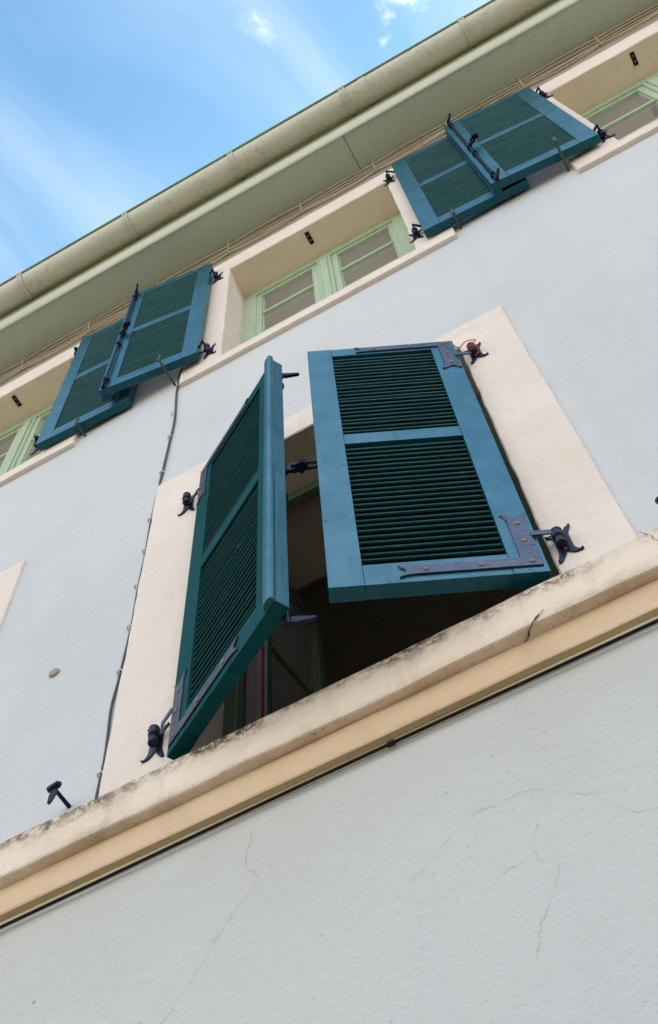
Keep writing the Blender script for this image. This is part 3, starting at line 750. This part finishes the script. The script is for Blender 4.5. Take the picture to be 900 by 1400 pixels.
# small plastic cap on the wall
c = P(-1.076, 1.0, 2.1035); m = MB()
m.tube([c+Vector((0,.001,0)), c+Vector((0,-.005,0)), c+Vector((0,-.008,0)), c+Vector((0,-.009,0))], [.019,.019,.017,.008], 20)
wc = M['frieze']; thing_mesh(m, 'wall_cap', wc, 'small round greenish cap on the blue wall left of the big window', 'cap', origin=c)
# curtain inside the open window
m = MB(); cx, cy0 = D*-.714, y_(1.160); z0, z1 = z_(1.56), z_(2.60); NN = 40
prof = [(i/NN*.115, .006*math.sin(i/NN*2*math.pi*3.2)+.004*math.sin(i/NN*17)) for i in range(NN+1)]
vs = []
for zz in (z0, z0+(z1-z0)*.5, z1):
    for s, d in prof: vs.append((s, d*(1.15 if zz == z0 else .9), zz-z0))
n = NN+1
m.add(vs, [(r*n+i, r*n+i+1, (r+1)*n+i+1, (r+1)*n+i) for r in range(2) for i in range(NN)], 0, True)
cu = m.build('curtain', M['curtain'], recalc=False); cu.location = (cx, cy0, z0); cu.rotation_euler = (0,0,R(79))
sd = cu.modifiers.new('solid','SOLIDIFY'); sd.thickness = .002
tag(cu, 'striped mauve and red curtain hanging inside the left of the open window', 'curtain')

# ------------------------------------------------------------------ ground
m = MB(); m.add([(-400,-400,0),(400,-400,0),(400,400,0),(-400,400,0)], [(0,1,2,3)])
g = m.build('ground', M['paving'], recalc=False); tag(g, kind='structure')

# ------------------------------------------------------------------ light and sky
SUN_EL, SUN_AZ = 50, 20            # azimuth from +Y (behind the house) towards +X
w = bpy.data.worlds.new('World'); bpy.context.scene.world = w; w.use_nodes = True
nt = w.node_tree; nt.nodes.clear()
def wn(k, **kw):
    n = nt.nodes.new(k)
    for a, v in kw.items(): setattr(n, a, v)
    return n
wo = wn('ShaderNodeOutputWorld'); bg = wn('ShaderNodeBackground'); sky = wn('ShaderNodeTexSky')
sky.sky_type = 'NISHITA'; sky.sun_disc = False; sky.sun_elevation = R(SUN_EL); sky.sun_rotation = R(SUN_AZ)
sky.altitude = 200; sky.air_density = 1.0; sky.dust_density = .8; sky.ozone_density = 1.6
tc = wn('ShaderNodeTexCoord'); sep = wn('ShaderNodeSeparateXYZ'); nt.links.new(tc.outputs['Generated'], sep.inputs[0])
def wm(op, a, b=0, c=None):
    n = wn('ShaderNodeMath', operation=op)
    for i, v in enumerate((a, b) if c is None else (a, b, c)):
        if isinstance(v, (int, float)): n.inputs[i].default_value = v
        else: nt.links.new(v, n.inputs[i])
    return n.outputs[0]
zc = wm('MAXIMUM', sep.outputs[2], .08)
px = wm('DIVIDE', sep.outputs[0], zc); py = wm('DIVIDE', sep.outputs[1], zc)
cmb = wn('ShaderNodeCombineXYZ'); nt.links.new(px, cmb.inputs[0]); nt.links.new(py, cmb.inputs[1])
def wnoise(sc, det, rough, scale=(1,1,1), loc=(0,0,0), rot=0, dist=0):
    mp = wn('ShaderNodeMapping'); nt.links.new(cmb.outputs[0], mp.inputs[0])
    mp.inputs['Scale'].default_value = scale; mp.inputs['Location'].default_value = loc; mp.inputs['Rotation'].default_value = (0,0,rot)
    n = wn('ShaderNodeTexNoise'); nt.links.new(mp.outputs[0], n.inputs['Vector'])
    n.inputs['Scale'].default_value = sc; n.inputs['Detail'].default_value = det; n.inputs['Roughness'].default_value = rough; n.inputs['Distortion'].default_value = dist
    return n.outputs['Fac']
def wramp(f, a, b, c, d):
    n = wn('ShaderNodeMapRange'); nt.links.new(f, n.inputs[0])
    for i, v in enumerate((a, b, c, d)): n.inputs[i+1].default_value = v
    n.interpolation_type = 'SMOOTHSTEP'
    return n.outputs[0]
# thin high veils (streaky), small broken clouds, and an added unseen bright cloud on the street side lighting the facade
veil = wm('MULTIPLY', wramp(wnoise(3.0, 7, .55, (1,.45,1), (.3,.1,0), R(35), .9), .34, .76, 0, 1), .44)
bits = wm('MULTIPLY', wramp(wnoise(16, 8, .6, (1,1,1), (2.1,.7,0), 0, .3), .58, .74, 0, .9), wramp(wnoise(4.0, 2, .5, (1,1,1), (5.2,1.3,0)), .50, .62, 0, 1))
street_fill = wm('MULTIPLY', wm('MULTIPLY', wramp(sep.outputs[1], .10, -.35, 0, 1), wramp(sep.outputs[2], .93, .50, 0, 1)), wramp(wnoise(.9, 6, .6, (1,1,1), (1,4,0)), .35, .62, .45, 1))
amt = wm('MINIMUM', wm('ADD', wm('ADD', veil, wm('MULTIPLY', bits, .85)), street_fill), 1)
mixc = wn('ShaderNodeMix', data_type='RGBA'); nt.links.new(amt, mixc.inputs[0]); 
tint = wn('ShaderNodeMix', data_type='RGBA', blend_type='MULTIPLY'); tint.inputs[0].default_value = 1; tint.inputs[7].default_value = (1.0,1.4,1.32,1)
nt.links.new(sky.outputs[0], tint.inputs[6]); nt.links.new(tint.outputs[2], mixc.inputs[6])
mixc.inputs[7].default_value = (7.6, 7.6, 7.8, 1)
nt.links.new(mixc.outputs[2], bg.inputs[0]); bg.inputs[1].default_value = .12
nt.links.new(bg.outputs[0], wo.inputs[0])
sun = bpy.data.lights.new('sun', 'SUN'); sun.energy = 4.0; sun.angle = R(.53); sun.color = (1, .95, .87)
so = bpy.data.objects.new('sun', sun); C.objects.link(so)
sdir = Vector((math.sin(R(SUN_AZ))*math.cos(R(SUN_EL)), math.cos(R(SUN_AZ))*math.cos(R(SUN_EL)), math.sin(R(SUN_EL))))
so.rotation_euler = sdir.to_track_quat('Z', 'Y').to_euler(); so.location = (0,-3,14)

# ------------------------------------------------------------------ camera
pt, yw, rl = 1.11100974, .40828426, -.10108163
fw = Vector((-math.sin(yw)*math.cos(pt), math.cos(yw)*math.cos(pt), math.sin(pt)))
rt = Vector((math.cos(yw), math.sin(yw), 0)); up = rt.cross(fw)
rt2 = rt*math.cos(rl)+up*math.sin(rl); up2 = up*math.cos(rl)-rt*math.sin(rl)
cam = bpy.data.cameras.new('camera'); co = bpy.data.objects.new('camera', cam); C.objects.link(co)
mw = Matrix((rt2, up2, -fw)).transposed().to_4x4(); mw.translation = Vector((0,-1.5,1.6)); co.matrix_world = mw
cam.sensor_fit = 'VERTICAL'; cam.sensor_height = 24; cam.lens = 24*1661.36/1400; cam.clip_start = .05; cam.clip_end = 2000
s = bpy.context.scene; s.camera = co
s.view_settings.view_transform = 'Standard'; s.view_settings.look = 'None'; s.view_settings.gamma = 1; s.view_settings.exposure = 1.0
s.render.resolution_x = 658; s.render.resolution_y = 1024
